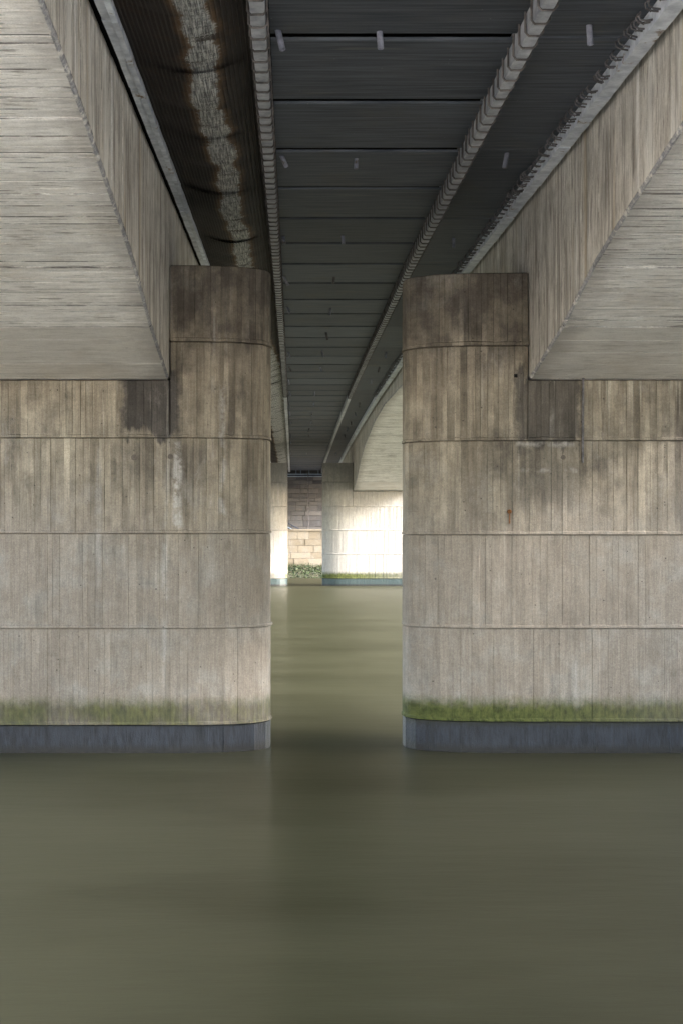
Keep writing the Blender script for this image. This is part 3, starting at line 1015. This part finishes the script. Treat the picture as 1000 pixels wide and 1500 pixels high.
abut = empty('stone_abutment', (1.0, UP_Y, EYE))
tag(abut, 'dark grey stone abutment above the walkway at the far end of the bridge', 'abutment')
mb = MB(); mb.box(-60, 60, UP_Y + 0.10, UP_Y + 6, EYE - 0.2, EYE + 4.75)
part('backing', mb, M['mortar'], abut)
z = EYE - 0.1
while z < EYE + 4.7:
    h = rw.choice((0.28, 0.36, 0.44, 0.50))
    if EYE + 4.75 - (z + h) < 0.2: h = EYE + 4.75 - z
    x = -4.5 + rw.uniform(-0.5, 0)
    while x < 6.5:
        wd = rw.uniform(0.6, 1.9)
        part('stone', block(x + 0.007, x + wd - 0.007, z + 0.007, z + h - 0.007, UP_Y + rw.uniform(-0.02, 0.02), 0.16, M['stone_high']), M['stone_high'], abut)
        x += wd
    z += h
mb = MB(); mb.box(-60, -5.2, UP_Y, UP_Y + 0.11, EYE - 0.2, EYE + 4.74)
part('wall_run', mb, M['stone_high'], abut)
mb = MB(); mb.box(8.6, 60, UP_Y, UP_Y + 0.11, EYE - 0.2, EYE + 4.74)
part('wall_run', mb, M['stone_high'], abut)

beam = empty('steel_beam', (0.9, UP_Y - 0.3, EYE + 4.0))
tag(beam, 'pale blue painted steel beam spanning above the far stone abutment', 'beam')
mb = MB()
yb = UP_Y - 0.3
mb.box(-1.0, 2.9, yb, yb + 0.26, EYE + 4.19, EYE + 4.25); mb.box(-1.0, 2.9, yb, yb + 0.26, EYE + 4.02, EYE + 4.07)
part('flange', mb, M['bluepaint'], beam)
mb = MB(); mb.box(-1.0, 2.9, yb + 0.11, yb + 0.15, EYE + 4.07, EYE + 4.19)
part('web', mb, M['darkpaint'], beam)
for x in (0.2, 0.55, 1.2, 1.9):
    mb = MB(); mb.tube([(x, yb + 0.06, EYE + 4.25), (x, yb + 0.06, zd(yb) + 0.05)], 0.022, 6)
    part('hanger_rod', mb, M['bluepaint'], beam)

cable = empty('hanging_cable', (1.13, UP_Y - 0.06, EYE))
tag(cable, 'thin black cable hanging down the dark stone abutment', 'cable')
mb = MB(); mb.tube([(1.12, UP_Y - 0.32, EYE + 4.3), (1.13, UP_Y - 0.33, EYE + 2.0), (1.14, UP_Y - 0.33, EYE - 0.02)], 0.022, 6)
part('cable_run', mb, M['darkbar'], cable)
mb = MB(); mb.box(1.09, 1.17, UP_Y - 0.36, UP_Y - 0.28, EYE + 2.1, EYE + 2.2)
part('clamp', mb, M['darkbar'], cable)

ry = WALL_Y + 1.6
rail = empty('stair_railing', (-0.3, ry, EYE))
tag(rail, 'dark blue sloping stair railing at the foot of the abutment', 'railing')
mb = MB(); mb.tube([(-2.0, ry, EYE + 1.30), (0.45, ry, EYE - 0.02)], 0.035, 8)
part('handrail', mb, M['darkpaint'], rail)
mb = MB(); mb.tube([(-2.0, ry, EYE + 0.95), (-0.1, ry, EYE - 0.02)], 0.025, 8)
part('lower_rail', mb, M['bluepaint'], rail)
for x in (-1.6, -1.1, -0.6, -0.15):
    mb = MB(); mb.tube([(x, ry, EYE - 0.12), (x, ry, EYE + 1.30 - (x + 2.0) * 0.539)], 0.02, 6)
    part('baluster', mb, M['darkpaint'], rail)

mb = MB()
nx, nyy = 60, 6
for j in range(nyy + 1):
    for i in range(nx + 1):
        x = -30 + 60 * i / nx
        f = j / nyy
        mb.v.append((x, 4.52 * D + (WALL_Y + 0.05 - 4.52 * D) * f, -0.10 + 0.55 * f ** 0.8 + rw.uniform(-0.03, 0.03)))
for j in range(nyy):
    for i in range(nx):
        a = j * (nx + 1) + i
        mb.poly((a, a + 1, a + nx + 2, a + nx + 1))
fs = part('foreshore', mb, M['mud'])
tag(fs, 'muddy foreshore below the far river wall', 'foreshore', kind='structure')
mb = MB()
for q in range(14000):
    x = rw.uniform(-6, 8)
    f = rw.random()
    y = 4.56 * D + (WALL_Y - 0.1 - 4.56 * D) * f
    z = -0.08 + 0.55 * f ** 0.8 + abs(rw.gauss(0, 0.10)) * (0.4 + f) + 0.10 * math.sin(x * 5.1) * math.sin(x * 2.3 + y)
    sz = rw.uniform(0.03, 0.075)
    a, b_ = rw.uniform(0, 6.28), rw.uniform(-1, 1)
    u = Vector((math.cos(a), math.sin(a), b_)).normalized() * sz
    v = Vector((-math.sin(a) * 0.5, math.cos(a) * 0.5, rw.uniform(-0.3, 1))).normalized() * sz * 0.6
    c = Vector((x, y, max(z, 0.03)))
    mb.quad(c - u, c - v, c + u, c + v, rw.random())
weeds = part('river_weeds', mb, M['leaf'])
tag(weeds, 'dense green weeds covering the foot of the far river wall', 'weeds', kind='stuff')

# ------------------------------------------------------------------ unseen additions: side blockers that shade, ground that bounces light
mb = MB()
mb.box(20, 46, -4, 20, -1.0, 12.0)  # unseen blocker, added to keep sun off the near pier and water
nb = part('light_blocker', mb, M['bed'])
tag(nb, 'tall unseen block added right of the viewpoint to shade the near piers', 'light_blocker', kind='structure')
mb = MB()
mb.box(-46, -20, -4, 24, -1.0, 8.0)  # unseen blocker, added to cut sky light from the left
nb = part('light_blocker', mb, M['bed'])
tag(nb, 'low unseen block added left of the viewpoint to cut side sky light', 'light_blocker', kind='structure')
mb = MB()
for j in range(20):
    for i in range(31):
        mb.v.append((-75 + 5 * i, 7.2 - 4 * j, -0.15 + 1.5 * (1 - math.exp(-j * 0.25)) + rw.uniform(-0.04, 0.04)))
for j in range(19):
    for i in range(30):
        a = j * 31 + i
        mb.poly((a, a + 31, a + 32, a + 1))
sb = part('added_shingle_beach', mb, M['shingle'])  # unseen pale ground, added to throw light up at the soffits
tag(sb, 'pale shingle beach added unseen under the viewpoint to bounce light up', 'bounce_beach', kind='structure')
print('objects', len(bpy.data.objects))
